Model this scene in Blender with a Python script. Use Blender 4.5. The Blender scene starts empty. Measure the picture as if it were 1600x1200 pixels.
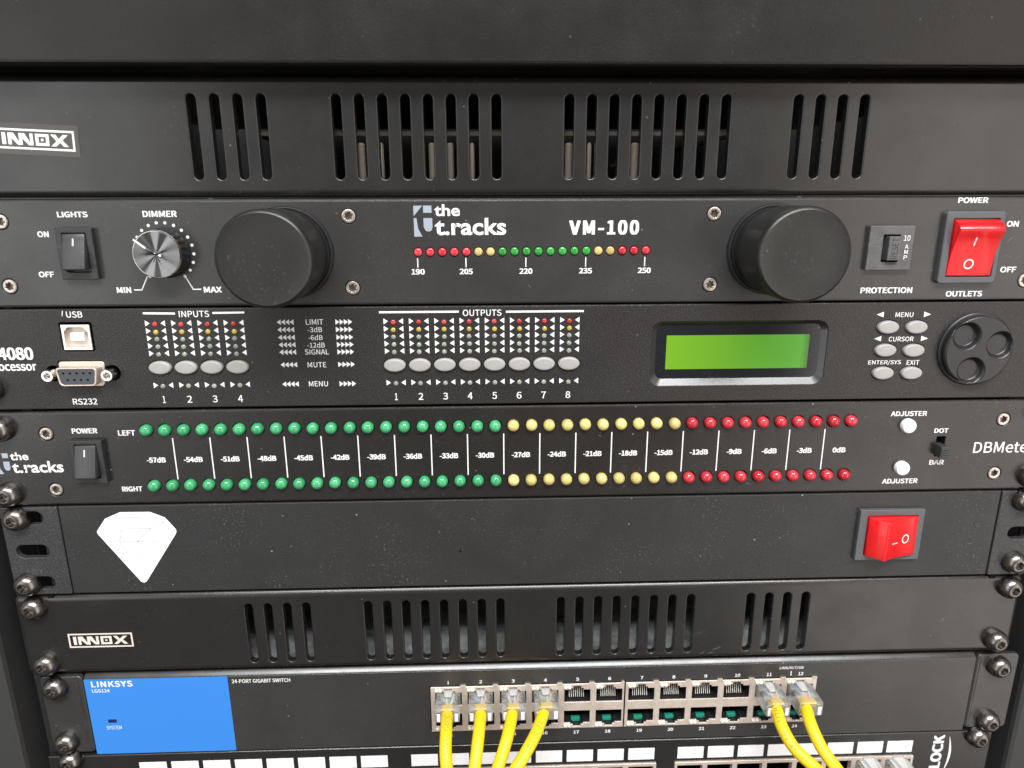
import bpy, bmesh, math, random
from mathutils import Vector, Matrix
random.seed(7)
S = 0.001                      # everything below is written in millimetres
sc = bpy.context.scene
COL = sc.collection

# ------------------------------------------------------------------ camera
def make_camera():
    yaw, pitch, roll = math.radians(1.88920), math.radians(-15.00759), math.radians(-0.17510)
    f = Vector((math.sin(yaw)*math.cos(pitch), math.cos(yaw)*math.cos(pitch), math.sin(pitch)))
    r = Vector((math.cos(yaw), -math.sin(yaw), 0)); u = r.cross(f)
    r2 = r*math.cos(roll) + u*math.sin(roll); u2 = u*math.cos(roll) - r*math.sin(roll)
    cd = bpy.data.cameras.new('camera'); o = bpy.data.objects.new('camera', cd); COL.objects.link(o)
    M = Matrix((r2, u2, -f)).transposed().to_4x4(); M.translation = Vector((-18.413, -295.168, -44.442))*S
    o.matrix_world = M
    cd.sensor_fit = 'HORIZONTAL'; cd.sensor_width = 36; cd.lens = 1087.736/1600*36
    cd.clip_start = 0.01; cd.clip_end = 50
    cd.dof.use_dof = True; cd.dof.focus_distance = 0.315; cd.dof.aperture_fstop = 11
    sc.camera = o
make_camera()

# ------------------------------------------------------------------ light
w = bpy.data.worlds.new('World'); sc.world = w; w.use_nodes = True
w.node_tree.nodes['Background'].inputs[0].default_value = (1.0, 0.90, 0.83, 1)
wn, wl = w.node_tree.nodes, w.node_tree.links          # a room that is lighter at eye level and dark towards the floor
_c = wn.new('ShaderNodeTexCoord'); _s = wn.new('ShaderNodeSeparateXYZ'); _m = wn.new('ShaderNodeMapRange')
wl.new(_c.outputs['Generated'], _s.inputs[0]); wl.new(_s.outputs[2], _m.inputs[0])
for _i, _v in enumerate((-0.5, 0.02, 0.05, 0.36)): _m.inputs[_i+1].default_value = _v
wl.new(_m.outputs[0], wn['Background'].inputs[1])
def area(name, loc, target, sx, sy, power, color):
    ld = bpy.data.lights.new(name, 'AREA'); ld.shape = 'RECTANGLE'; ld.size = sx; ld.size_y = sy
    ld.energy = power; ld.color = color
    o = bpy.data.objects.new(name, ld); COL.objects.link(o); o.location = loc
    o.rotation_euler = (Vector(target)-Vector(loc)).to_track_quat('-Z', 'Y').to_euler()
    return o
area('window_light', (-1.6, -1.95, 0.0), (0, 0, -0.15), 1.1, 2.0, 15, (0.97, 0.99, 1.0))
area('room_light', (1.75, -1.85, -0.45), (0, 0, -0.15), 1.4, 3.0, 29, (1.0, 0.93, 0.87))
area('ceiling_light', (0.12, -1.45, 1.65), (0, 0, -0.15), 2.1, 0.5, 114, (0.98, 0.99, 1.0))
area('floor_bounce', (0.0, -1.5, -1.35), (0, 0, -0.2), 2.6, 1.6, 2, (1.0, 0.95, 0.90))
vs = sc.view_settings; vs.view_transform = 'Standard'; vs.look = 'None'; vs.exposure = 0; vs.gamma = 1
vs.use_curve_mapping = False
sc.render.engine = 'CYCLES'
sc.cycles.max_bounces = 8; sc.cycles.transparent_max_bounces = 12

# ------------------------------------------------------------------ materials
def mat(name, col, rough=0.5, metal=0.0, spec=0.5, bump=0.0, bscale=1500, specks=0.0, var=0.0,
        rvar=0.0, coat=0.0, aniso=0.0, vscale=25, speckcol=(0.32, 0.31, 0.29), trans=0.0, speckscale=150, grain=0.0, sss=0.0, sssr=(1, 1, 1), orand=0.0, ribs=None):
    m = bpy.data.materials.new(name); m.use_nodes = True; nt = m.node_tree; N = nt.nodes; L = nt.links
    b = N['Principled BSDF']
    b.inputs['Base Color'].default_value = (*col, 1); b.inputs['Roughness'].default_value = rough
    b.inputs['Metallic'].default_value = metal; b.inputs['Specular IOR Level'].default_value = spec
    b.inputs['Coat Weight'].default_value = coat; b.inputs['Coat Roughness'].default_value = 0.08
    b.inputs['Anisotropic'].default_value = aniso; b.inputs['Transmission Weight'].default_value = trans
    tc = N.new('ShaderNodeTexCoord'); vec = tc.outputs['Object']
    def noise(scale, detail=3, rough_=0.6):
        n = N.new('ShaderNodeTexNoise'); n.inputs['Scale'].default_value = scale
        n.inputs['Detail'].default_value = detail; n.inputs['Roughness'].default_value = rough_
        L.new(vec, n.inputs['Vector']); return n.outputs['Fac']
    def mapr(x, a, b_, c, d):
        n = N.new('ShaderNodeMapRange'); n.inputs[1].default_value = a; n.inputs[2].default_value = b_
        n.inputs[3].default_value = c; n.inputs[4].default_value = d; L.new(x, n.inputs[0]); return n.outputs[0]
    def mixc(fac, A, B):
        n = N.new('ShaderNodeMix'); n.data_type = 'RGBA'; L.new(fac, n.inputs[0])
        for i, x in ((6, A), (7, B)):
            if isinstance(x, tuple): n.inputs[i].default_value = (*x, 1)
            else: L.new(x, n.inputs[i])
        return n.outputs[2]
    def mul(a, b_, op='MULTIPLY'):
        n = N.new('ShaderNodeMath'); n.operation = op
        for i, x in ((0, a), (1, b_)):
            if isinstance(x, (int, float)): n.inputs[i].default_value = x
            else: L.new(x, n.inputs[i])
        return n.outputs[0]
    c = None
    if var:
        c = mixc(mapr(noise(vscale, 4), 0.3, 0.7, 0, 1), tuple(x*(1-var) for x in col), tuple(min(1, x*(1+var)) for x in col))
    if grain:
        g = mapr(noise(1900, 1), 0.52, 0.72, 0, grain)
        c = mixc(g, c if c is not None else col, tuple(min(1, x*3.2+0.02) for x in col))
    if specks:
        v = N.new('ShaderNodeTexVoronoi'); v.inputs['Scale'].default_value = speckscale; v.inputs['Randomness'].default_value = 1
        L.new(vec, v.inputs['Vector'])
        near = mapr(v.outputs['Distance'], 0.02, 0.075, 1, 0)
        sp = N.new('ShaderNodeSeparateColor'); L.new(v.outputs['Color'], sp.inputs[0])
        some = mapr(sp.outputs[0], 0.55, 0.95, 0, 1)
        fac = mul(mul(near, some), specks)
        # fine dust film, patchy
        d = mul(mapr(noise(900, 2), 0.60, 0.78, 0, 1), mapr(noise(40, 2), 0.42, 0.68, 0, 0.35*specks))
        fac = mul(fac, d, 'MAXIMUM')
        c = mixc(fac, c if c is not None else col, speckcol)
    if orand:
        oi = N.new('ShaderNodeObjectInfo'); k = mapr(oi.outputs['Random'], 0, 1, 1-orand, 1+orand)
        hs = N.new('ShaderNodeHueSaturation'); L.new(k, hs.inputs['Value']); L.new(mapr(oi.outputs['Random'], 0, 1, 1.0, 0.96), hs.inputs['Saturation'])
        if c is not None: L.new(c, hs.inputs['Color'])
        else: hs.inputs['Color'].default_value = (*col, 1)
        c = hs.outputs[0]
    if sss:
        b.inputs['Subsurface Weight'].default_value = sss; b.inputs['Subsurface Radius'].default_value = sssr; b.inputs['Subsurface Scale'].default_value = 0.001
    if ribs:
        wv = N.new('ShaderNodeTexWave'); wv.bands_direction = ribs; wv.inputs['Scale'].default_value = 900; L.new(vec, wv.inputs['Vector'])
        bp2 = N.new('ShaderNodeBump'); bp2.inputs['Strength'].default_value = 0.25; bp2.inputs['Distance'].default_value = 0.0003
        L.new(wv.outputs['Fac'], bp2.inputs['Height']); L.new(bp2.outputs[0], b.inputs['Normal']); bump = 0
    if c is not None: L.new(c, b.inputs['Base Color'])
    if rvar:
        L.new(mapr(noise(vscale*1.7, 4), 0.3, 0.7, max(0.02, rough-rvar), rough+rvar), b.inputs['Roughness'])
    if bump:
        bp = N.new('ShaderNodeBump'); bp.inputs['Strength'].default_value = bump; bp.inputs['Distance'].default_value = 0.0003
        L.new(noise(bscale, 2), bp.inputs['Height']); L.new(bp.outputs[0], b.inputs['Normal'])
    if aniso:
        t = N.new('ShaderNodeTangent'); t.direction_type = 'RADIAL'; t.axis = 'Y'; L.new(t.outputs[0], b.inputs['Tangent']); b.inputs['Anisotropic Rotation'].default_value = 0.25
        # sunray brushing: fine tilts of the metal that change around the centre
        sx = N.new('ShaderNodeSeparateXYZ'); L.new(vec, sx.inputs[0])
        ang = mul(sx.outputs[2], sx.outputs[0], 'ARCTAN2'); cb = N.new('ShaderNodeCombineXYZ')
        L.new(mul(mul(ang, 2), 0, 'COSINE'), cb.inputs[0]); L.new(mul(mul(ang, 2), 0, 'SINE'), cb.inputs[1])
        nz = N.new('ShaderNodeTexNoise'); nz.inputs['Scale'].default_value = 0.6; nz.inputs['Detail'].default_value = 0.3; L.new(cb.outputs[0], nz.inputs['Vector'])
        ln = N.new('ShaderNodeVectorMath'); ln.operation = 'LENGTH'; L.new(vec, ln.inputs[0])
        bp = N.new('ShaderNodeBump'); bp.inputs['Strength'].default_value = 1; bp.inputs['Distance'].default_value = 0.14
        L.new(mul(nz.outputs['Fac'], ln.outputs['Value']), bp.inputs['Height']); L.new(bp.outputs[0], b.inputs['Normal'])
    return m

M = {}
M['satin_black'] = mat('satin_black_paint', (0.0125, 0.012, 0.0115), 0.27, spec=0.62, bump=0.03, bscale=900, specks=0.35, var=0.12, rvar=0.05)
M['drawer_black'] = mat('drawer_paint', (0.009, 0.0083, 0.0078), 0.36, spec=0.34, bump=0.15, bscale=1300, specks=0.2, var=0.12, rvar=0.05)
M['fine_black'] = mat('fine_black_paint', (0.028, 0.0275, 0.027), 0.30, spec=0.6, bump=0.22, bscale=2200, specks=0.55, var=0.15, rvar=0.06)
M['grain_black'] = mat('grained_black_paint', (0.013, 0.012, 0.0115), 0.40, spec=0.5, bump=0.5, bscale=1600, specks=0.35, var=0.15, rvar=0.05, grain=0.55)
M['anodised_black'] = mat('anodised_black', (0.013, 0.0118, 0.011), 0.28, spec=0.6, bump=0.18, bscale=2600, specks=0.7, var=0.15, rvar=0.06)
M['matte_black'] = mat('matte_black_paint', (0.020, 0.020, 0.020), 0.45, spec=0.5, bump=0.30, bscale=1700, specks=0.9, var=0.12, rvar=0.05)
M['ear_black'] = mat('ear_powder_coat', (0.026, 0.026, 0.027), 0.42, spec=0.5, bump=0.6, bscale=1500, specks=0.5, var=0.15, grain=0.35)
M['chassis'] = mat('chassis_black', (0.03, 0.03, 0.031), 0.5, bump=0.2, specks=0.8, var=0.3)
M['dusty_top'] = mat('dusty_metal_top', (0.30, 0.31, 0.31), 0.6, bump=0.3, specks=1.0, var=0.6, vscale=120, speckscale=420)
M['rail_black'] = mat('rail_black', (0.008, 0.008, 0.009), 0.5, bump=0.2, specks=0.2)
M['side_grey'] = mat('side_panel_paint', (0.030, 0.030, 0.030), 0.55, bump=0.2, specks=0.3)
M['plastic_black'] = mat('black_plastic', (0.013, 0.013, 0.014), 0.34, spec=0.5, bump=0.15, bscale=2500, specks=0.35, var=0.1)
M['plastic_grey'] = mat('dark_grey_plastic', (0.078, 0.082, 0.088), 0.42, spec=0.5, bump=0.25, bscale=2500, specks=0.6)
M['plastic_bezel'] = mat('bezel_plastic', (0.024, 0.024, 0.025), 0.38, spec=0.5, bump=0.25, bscale=2500, specks=0.5)
M['breaker_grey'] = mat('breaker_plastic', (0.085, 0.085, 0.085), 0.5, spec=0.5, bump=0.5, bscale=2000, specks=0.9, var=0.2, vscale=300)
M['rocker_plastic'] = mat('rocker_plastic', (0.040, 0.041, 0.043), 0.40, spec=0.5, bump=0.2, bscale=2500, specks=0.35)
M['display_frame'] = mat('display_frame', (0.016, 0.016, 0.016), 0.30, spec=0.8, bump=0.05, bscale=2000)
M['scuff'] = mat('scuff_mark', (0.16, 0.155, 0.15), 0.6, var=0.2, vscale=900)
M['lamp_black'] = mat('lamp_black', (0.014, 0.0135, 0.013), 0.36, spec=0.5, bump=0.12, bscale=2500, specks=0.45, var=0.15)
M['hole_black'] = mat('hole_black', (0.004, 0.004, 0.004), 0.8, spec=0.1, bump=0.1)
M['gloss_black'] = mat('lcd_window', (0.010, 0.011, 0.014), 0.12, spec=0.5, bump=0.01, specks=0.3)
M['white_print'] = mat('white_print', (0.74, 0.74, 0.73), 0.5, bump=0.02, var=0.04, vscale=600)
M['grey_print'] = mat('blue_grey_print', (0.30, 0.34, 0.40), 0.4, var=0.06)
M['beige_print'] = mat('beige_print', (0.66, 0.60, 0.54), 0.35, var=0.08)
M['label_white'] = mat('white_label', (0.73, 0.73, 0.74), 0.55, var=0.03, bump=0.03)
M['sticker_white'] = mat('white_sticker', (0.86, 0.86, 0.86), 0.45, var=0.01)
M['line_grey'] = mat('faint_line', (0.30, 0.30, 0.305), 0.5, var=0.05)
M['sticker_clear'] = mat('sticker_film', (0.05, 0.044, 0.040), 0.28, var=0.1)
M['blue'] = mat('blue_panel', (0.032, 0.195, 0.59), 0.40, bump=0.05, specks=0.1)
M['navy'] = mat('navy_window', (0.006, 0.015, 0.10), 0.3, var=0.1)
M['steel_screw'] = mat('black_oxide_steel', (0.20, 0.188, 0.178), 0.30, metal=1.0, bump=0.12, bscale=900, var=0.35, vscale=350, rvar=0.08)
M['recess'] = mat('screw_recess_shade', (0.22, 0.19, 0.17), 0.35, metal=0.8, var=0.5, vscale=900)
M['nickel_screw'] = mat('nickel_screw', (0.66, 0.59, 0.53), 0.38, metal=1.0, bump=0.15, bscale=1200, var=0.15, vscale=500)
M['nickel'] = mat('tinned_shield', (0.66, 0.57, 0.49), 0.42, metal=0.55, bump=0.06, bscale=700, var=0.12, vscale=220, rvar=0.08)
M['chrome'] = mat('bright_metal', (0.80, 0.77, 0.73), 0.2, metal=1.0, bump=0.05, var=0.08)
M['spun_alu'] = mat('spun_aluminium', (0.20, 0.20, 0.205), 0.25, metal=1.0, aniso=0.75, var=0.05)
M['gold'] = mat('contact_metal', (0.80, 0.77, 0.70), 0.35, metal=0.3, var=0.05)
M['btn_grey'] = mat('grey_button', (0.31, 0.305, 0.29), 0.42, spec=0.5, bump=0.10, bscale=1200, var=0.10, vscale=90)
M['red_lens'] = mat('red_switch', (0.74, 0.010, 0.014), 0.22, spec=0.5, var=0.10, vscale=150, coat=0.3, sss=0.45, sssr=(3.0, .3, .3), ribs='X')
M['red_lens_flat'] = mat('red_switch_ribbed', (0.74, 0.010, 0.014), 0.22, spec=0.5, var=0.10, vscale=150, coat=0.3, sss=0.45, sssr=(3.0, .3, .3), ribs='Z')
M['knob_white'] = mat('white_knob', (0.78, 0.78, 0.77), 0.45, var=0.03)
def led(name, col, r=0.14, rad=(1, 1, 1)):
    M[name] = mat(name, col, r, coat=0.3, var=0.22, vscale=170, orand=0.16, sss=0.5, sssr=rad)
led('led_red', (0.46, 0.020, 0.034), rad=(2.0, .2, .2)); led('led_green', (0.042, 0.31, 0.125), rad=(.3, 1.6, .7)); led('led_green2', (0.022, 0.25, 0.035), rad=(.3, 1.2, .4))
led('led_yellow', (0.54, 0.455, 0.165), rad=(1.6, 1.3, .4)); led('led_cream', (0.48, 0.37, 0.13), rad=(1, .8, .4))
led('led_small_red', (0.42, 0.028, 0.035), .18, (.8, .1, .1)); led('led_small_yellow', (0.42, 0.31, 0.05), .18, (.6, .5, .2)); led('led_clear', (0.24, 0.27, 0.225), .15, (.6, .6, .6))
M['cable_yellow'] = mat('yellow_cable', (0.78, 0.54, 0.012), 0.42, spec=0.45, bump=0.12, bscale=500, var=0.06, vscale=60)
M['cable_print'] = mat('cable_print', (0.30, 0.32, 0.05), 0.5, var=0.1)
M['pcb_green'] = mat('green_insert', (0.009, 0.17, 0.115), 0.3, var=0.2, vscale=200)
M['wire_blue'] = mat('blue_wire', (0.05, 0.20, 0.50), 0.4, var=0.1)
M['wire_green'] = mat('green_wire', (0.05, 0.32, 0.18), 0.4, var=0.1)
M['wire_orange'] = mat('orange_wire', (0.80, 0.32, 0.12), 0.4, var=0.1)
M['wire_white'] = mat('white_wire', (0.75, 0.75, 0.70), 0.4, var=0.05)
M['wire_brown'] = mat('brown_wire', (0.22, 0.08, 0.03), 0.4, var=0.1)
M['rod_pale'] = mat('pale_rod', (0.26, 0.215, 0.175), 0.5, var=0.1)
M['pearl'] = mat('light_pipe', (0.72, 0.66, 0.58), 0.15, coat=0.4, var=0.08)
M['tongue_glare_white'] = mat('usb_tongue_and_glare', (0.85, 0.85, 0.84), 0.4, var=0.03)  # USB tongue, and the white glare put on the plug fronts
M['db9_grey'] = mat('connector_insert', (0.05, 0.055, 0.065), 0.5, var=0.1)

def clear_mat():
    m = bpy.data.materials.new('clear_plug_plastic'); m.use_nodes = True; nt = m.node_tree; N = nt.nodes; L = nt.links
    b = N['Principled BSDF']; b.inputs['Base Color'].default_value = (0.74, 0.74, 0.72, 1); b.inputs['Roughness'].default_value = 0.16
    t = N.new('ShaderNodeBsdfTransparent'); t.inputs[0].default_value = (0.93, 0.93, 0.92, 1)
    n = N.new('ShaderNodeTexNoise'); n.inputs['Scale'].default_value = 260
    tc = N.new('ShaderNodeTexCoord'); L.new(tc.outputs['Object'], n.inputs['Vector'])
    r = N.new('ShaderNodeMapRange'); r.inputs[1].default_value = 0.35; r.inputs[2].default_value = 0.7; r.inputs[3].default_value = 0.06; r.inputs[4].default_value = 0.34
    L.new(n.outputs['Fac'], r.inputs[0])
    fr = N.new('ShaderNodeFresnel'); fr.inputs[0].default_value = 1.5
    ad = N.new('ShaderNodeMath'); ad.operation = 'ADD'; ad.use_clamp = True; L.new(r.outputs[0], ad.inputs[0]); L.new(fr.outputs[0], ad.inputs[1])
    x = N.new('ShaderNodeMixShader'); L.new(ad.outputs[0], x.inputs[0]); L.new(t.outputs[0], x.inputs[1]); L.new(b.outputs[0], x.inputs[2])
    L.new(x.outputs[0], N['Material Output'].inputs['Surface']); return m
M['clear'] = clear_mat()

def lcd_mat():
    m = bpy.data.materials.new('lit_lcd'); m.use_nodes = True; nt = m.node_tree; N = nt.nodes; L = nt.links
    b = N['Principled BSDF']; b.inputs['Base Color'].default_value = (0.05, 0.12, 0.01, 1); b.inputs['Roughness'].default_value = 0.15
    tc = N.new('ShaderNodeTexCoord'); sx = N.new('ShaderNodeSeparateXYZ'); L.new(tc.outputs['Generated'], sx.inputs[0])
    r = N.new('ShaderNodeValToRGB'); r.color_ramp.elements[0].color = (0.19, 0.42, 0.008, 1); r.color_ramp.elements[1].color = (0.055, 0.33, 0.035, 1)
    e = r.color_ramp.elements; e[1].position = .95; q = e.new(1.0); q.color = (0.012, 0.07, 0.012, 1)
    L.new(sx.outputs[0], r.inputs[0]); L.new(r.outputs[0], b.inputs['Emission Color']); b.inputs['Emission Strength'].default_value = 0.78
    return m
M['lcd'] = lcd_mat()

# ------------------------------------------------------------------ mesh helpers
class MB:
    """Collects geometry in millimetres, X right, Z up, Y away from the viewer, then links it as one mesh."""
    def __init__(s): s.bm = bmesh.new()
    def box(s, x0, x1, y0, y1, z0, z1, bev=0.0, seg=2):
        t = bmesh.new()
        bmesh.ops.create_cube(t, size=1, matrix=Matrix.Translation(((x0+x1)/2, (y0+y1)/2, (z0+z1)/2)) @ Matrix.Diagonal((abs(x1-x0), abs(y1-y0), abs(z1-z0), 1)))
        if bev: bmesh.ops.bevel(t, geom=t.edges[:], offset=bev, segments=seg, affect='EDGES', profile=0.5)
        s.merge(t); return s
    def merge(s, t, mtx=None):
        me = bpy.data.meshes.new('tmp'); t.to_mesh(me); t.free()
        if mtx: me.transform(mtx)
        s.bm.from_mesh(me); bpy.data.meshes.remove(me)
    def prism(s, pts, axis, a0, a1, bev=0.0, seg=2, ang=20):
        """pts: 2-D outline; axis 'x' -> (y,z), 'y' -> (x,z), 'z' -> (x,y)"""
        f = {'x': lambda p, a: (a, p[0], p[1]), 'y': lambda p, a: (p[0], a, p[1]), 'z': lambda p, a: (p[0], p[1], a)}[axis]
        t = bmesh.new()
        A = [t.verts.new(f(p, a0)) for p in pts]; B = [t.verts.new(f(p, a1)) for p in pts]
        t.faces.new(A); t.faces.new(B[::-1]); n = len(pts)
        for i in range(n): t.faces.new((A[i], B[i], B[(i+1) % n], A[(i+1) % n]))
        bmesh.ops.recalc_face_normals(t, faces=t.faces[:])
        if bev:
            ed = [e for e in t.edges if len(e.link_faces) == 2 and e.calc_face_angle(0) > math.radians(ang)]
            bmesh.ops.bevel(t, geom=ed, offset=bev, segments=seg, affect='EDGES', profile=0.5)
        s.merge(t); return s
    def lathe(s, prof, cx, cz, n=32, fun=None, axis='y', rot=0.0):
        """prof: list of (radius, y[, k]); k marks rings shaped by fun(theta)"""
        rings = []; bm = s.bm
        for p in prof:
            r, y = p[0], p[1]; k = p[2] if len(p) > 2 else 0
            if r < 1e-6: rings.append([bm.verts.new((cx, y, cz))]); continue
            ring = []
            for i in range(n):
                th = 2*math.pi*i/n + rot; q = r*(fun(th) if (k and fun) else 1)
                ring.append(bm.verts.new((cx+q*math.cos(th), y, cz+q*math.sin(th))))
            rings.append(ring)
        for a, b in zip(rings, rings[1:]):
            for i in range(n):
                j = (i+1) % n
                if len(a) == 1: bm.faces.new((a[0], b[j], b[i]))
                elif len(b) == 1: bm.faces.new((a[i], a[j], b[0]))
                else: bm.faces.new((a[i], a[j], b[j], b[i]))
        return s
    def plate(s, outer, holes, yf, t, bev=0.4, hbev=None, seg=3, back=False):
        """a plate facing -Y with real holes; outer and holes are functions grow -> outline"""
        bm = bmesh.new(); front_edges = []
        hb = bev if hbev is None else hbev
        for shp, sg, bv in [(outer, -1, bev)] + [(h, 1, hb) for h in holes]:
            rings = []
            for k in range(seg+1):
                a = math.pi/2*k/seg
                g = sg*bv*(1-math.sin(a)); y = yf + bv*(1-math.cos(a))
                rings.append([bm.verts.new((x, y, z)) for x, z in shp(g)])
            rings.append([bm.verts.new((x, yf+t, z)) for x, z in shp(0)])
            n = len(rings[0])
            for A, B in zip(rings, rings[1:]):
                for i in range(n): bm.faces.new((A[i], A[(i+1) % n], B[(i+1) % n], B[i]))
            R = rings[0]
            for i in range(n):
                front_edges.append(bm.edges.get((R[i], R[(i+1) % n])))
        bmesh.ops.triangle_fill(bm, edges=front_edges, use_beauty=True, use_dissolve=False, normal=(0, -1, 0))
        bmesh.ops.recalc_face_normals(bm, faces=bm.faces[:])
        # make sure the big front face looks at the viewer
        ff = max(bm.faces, key=lambda f: f.calc_area() if abs(f.normal.y) > 0.99 else 0)
        if ff.normal.y > 0: bmesh.ops.reverse_faces(bm, faces=bm.faces[:])
        s.merge(bm); return s
    def poly(s, pts, y):
        vs = [s.bm.verts.new((x, y, z)) for x, z in pts]; f = s.bm.faces.new(vs); f.normal_update()
        if f.normal.y > 0: f.normal_flip()
        return s
    def line(s, x0, z0, x1, z1, wd, y):
        d = Vector((x1-x0, z1-z0)); n = Vector((-d.y, d.x)).normalized()*wd/2
        return s.poly([(x0+n.x, z0+n.y), (x1+n.x, z1+n.y), (x1-n.x, z1-n.y), (x0-n.x, z0-n.y)], y)
    def disc(s, cx, cz, r, y, n=16, r2=None):
        r2 = r if r2 is None else r2
        return s.poly([(cx+r*math.cos(2*math.pi*i/n), cz+r2*math.sin(2*math.pi*i/n)) for i in range(n)], y)
    def ring(s, cx, cz, rx, rz, wd, y, n=24):
        bm = s.bm; A = []; B = []
        for i in range(n):
            c, d = math.cos(2*math.pi*i/n), math.sin(2*math.pi*i/n)
            A.append(bm.verts.new((cx+rx*c, y, cz+rz*d))); B.append(bm.verts.new((cx+(rx-wd)*c, y, cz+(rz-wd)*d)))
        for i in range(n):
            f = bm.faces.new((A[i], A[(i+1) % n], B[(i+1) % n], B[i])); f.normal_update()
            if f.normal.y > 0: f.normal_flip()
        return s
    def text(s, body, x0, x1, z0, z1, y, bold=0.045, vert=False, space=1.0, humanist=False):
        """flat lettering fitted to the box x0..x1, z0..z1 on the plane y"""
        me = text_mesh(body, bold, space, humanist)
        xs = [v.co.x for v in me.vertices]; ys = [v.co.y for v in me.vertices]
        ax, bx, ay, by = min(xs), max(xs), min(ys), max(ys)
        for v in me.vertices:
            u = (v.co.x-ax)/(bx-ax); q = (v.co.y-ay)/(by-ay)
            yy = y-.004*v.co.z
            v.co = (x1-(x1-x0)*q, yy, z0+(z1-z0)*u) if vert else (x0+(x1-x0)*u, yy, z0+(z1-z0)*q)
        s.bm.from_mesh(me); bpy.data.meshes.remove(me); return s
    def tube(s, pts, r, n=14, caps=True):
        P, T = pts, []
        for i in range(len(P)): T.append((P[min(i+1, len(P)-1)]-P[max(i-1, 0)]).normalized())
        up = Vector((1, 0, 0)); rings = []
        for p, t in zip(P, T):
            a = (up - t*up.dot(t)).normalized(); b = t.cross(a); up = a
            rings.append([s.bm.verts.new(p + (a*math.cos(2*math.pi*i/n)+b*math.sin(2*math.pi*i/n))*r) for i in range(n)])
        for A, B in zip(rings, rings[1:]):
            for i in range(n): s.bm.faces.new((A[i], A[(i+1) % n], B[(i+1) % n], B[i]))
        if caps: s.bm.faces.new(rings[0][::-1]); s.bm.faces.new(rings[-1])
        return s
    def mesh(s, name, m, smooth=35, fix=True, origin=(0, 0, 0)):
        me = bpy.data.meshes.new(name)
        if fix: bmesh.ops.recalc_face_normals(s.bm, faces=s.bm.faces[:])
        s.bm.to_mesh(me); s.bm.free()
        me.transform(Matrix.Scale(S, 4) @ Matrix.Translation(-Vector(origin)))
        me.materials.append(m)
        if smooth:
            for p in me.polygons: p.use_smooth = True
            me.set_sharp_from_angle(angle=math.radians(smooth))
        return me

def load_font():
    try: return bpy.data.fonts.load(bpy.utils.system_resource('DATAFILES', path='fonts')+'/Noto Sans CJK Regular.woff2')   # ships with Blender
    except Exception: return None
SANS = load_font()
def text_mesh(body, bold, space=1.0, humanist=False):
    cu = bpy.data.curves.new('lettering', 'FONT'); cu.body = body; cu.size = 1; cu.resolution_u = 4; cu.space_character = space
    if SANS and not humanist: cu.font = SANS
    if humanist: cu.offset = bold
    o = bpy.data.objects.new('lettering', cu); me = bpy.data.meshes.new_from_object(o)
    bpy.data.objects.remove(o); bpy.data.curves.remove(cu)
    if bold and not humanist:          # heavier weight: the same letters struck again a hair to each side
        bm = bmesh.new(); ys_ = [v.co.y for v in me.vertices]; bold *= (max(ys_)-min(ys_))/0.9
        for k, (a, b) in enumerate(((0, 0), (-1, .5), (1, .5), (-1, -.5), (1, -.5))):
            c = me.copy(); c.transform(Matrix.Translation((a*bold, b*bold, k))); bm.from_mesh(c); bpy.data.meshes.remove(c)
        bm.to_mesh(me); bm.free()
    return me

def rr(x0, x1, z0, z1, r=0.0, n=5):
    def f(g):
        a0, a1, b0, b1 = x0-g, x1+g, z0-g, z1+g; q = max(r+g, 0.02) if r else 0
        if not r: return [(a0, b0), (a1, b0), (a1, b1), (a0, b1)]
        q = min(q, (a1-a0)/2-1e-4, (b1-b0)/2-1e-4); out = []
        for cx, cz, s0 in ((a1-q, b0+q, -90), (a1-q, b1-q, 0), (a0+q, b1-q, 90), (a0+q, b0+q, 180)):
            for i in range(n+1):
                t = math.radians(s0+90*i/n); out.append((cx+q*math.cos(t), cz+q*math.sin(t)))
        return out
    return f
def ell(cx, cz, a, b, n=28):
    return lambda g: [(cx+(a+g)*math.cos(2*math.pi*i/n), cz+(b+g)*math.sin(2*math.pi*i/n)) for i in range(n)]
def poly_shape(pts):
    n = len(pts)
    A = sum(pts[i][0]*pts[(i+1) % n][1]-pts[(i+1) % n][0]*pts[i][1] for i in range(n))
    sg = 1 if A > 0 else -1
    def f(g):
        out = []
        for i in range(n):
            p, a, b = Vector(pts[i]), Vector(pts[i-1]), Vector(pts[(i+1) % n])
            n1 = Vector(((p-a).y, -(p-a).x)).normalized()*sg; n2 = Vector(((b-p).y, -(b-p).x)).normalized()*sg
            m = (n1+n2); m = m/(m.length_squared/2) if m.length > 1e-6 else n1
            out.append(tuple(p+m*g))
        return out
    return f
def stadium(x, zt, zb, wd): return rr(x-wd/2, x+wd/2, zb, zt, wd/2-0.001, 8)

# ------------------------------------------------------------------ object helpers
ORG = {}
def thing(name, label, cat, loc, group=None):
    o = bpy.data.objects.new(name, None); COL.objects.link(o); o.empty_display_size = 0.02
    o.location = Vector(loc)*S; o['label'] = label; o['category'] = cat; ORG[o.name] = Vector(loc)
    if group: o['group'] = group
    return o
def part(name, mb, m, parent, smooth=35, fix=True, label=None, pivot=None):
    """mesh of its own under its thing (or under another part); built in scene millimetres"""
    pv = Vector(pivot) if pivot is not None else ORG[parent.name]
    me = mb.mesh(name, M[m] if isinstance(m, str) else m, smooth, fix, pv)
    o = bpy.data.objects.new(name, me); COL.objects.link(o); o.parent = parent
    o.location = (pv-ORG[parent.name])*S; ORG[o.name] = pv
    if label: o['label'] = label
    return o
def put(name, me, parent, loc, rot=0.0):
    o = bpy.data.objects.new(name, me); COL.objects.link(o); o.parent = parent
    o.location = (Vector(loc)-ORG[parent.name])*S; o.rotation_euler = (0, rot, 0); ORG[o.name] = Vector(loc); return o
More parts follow.
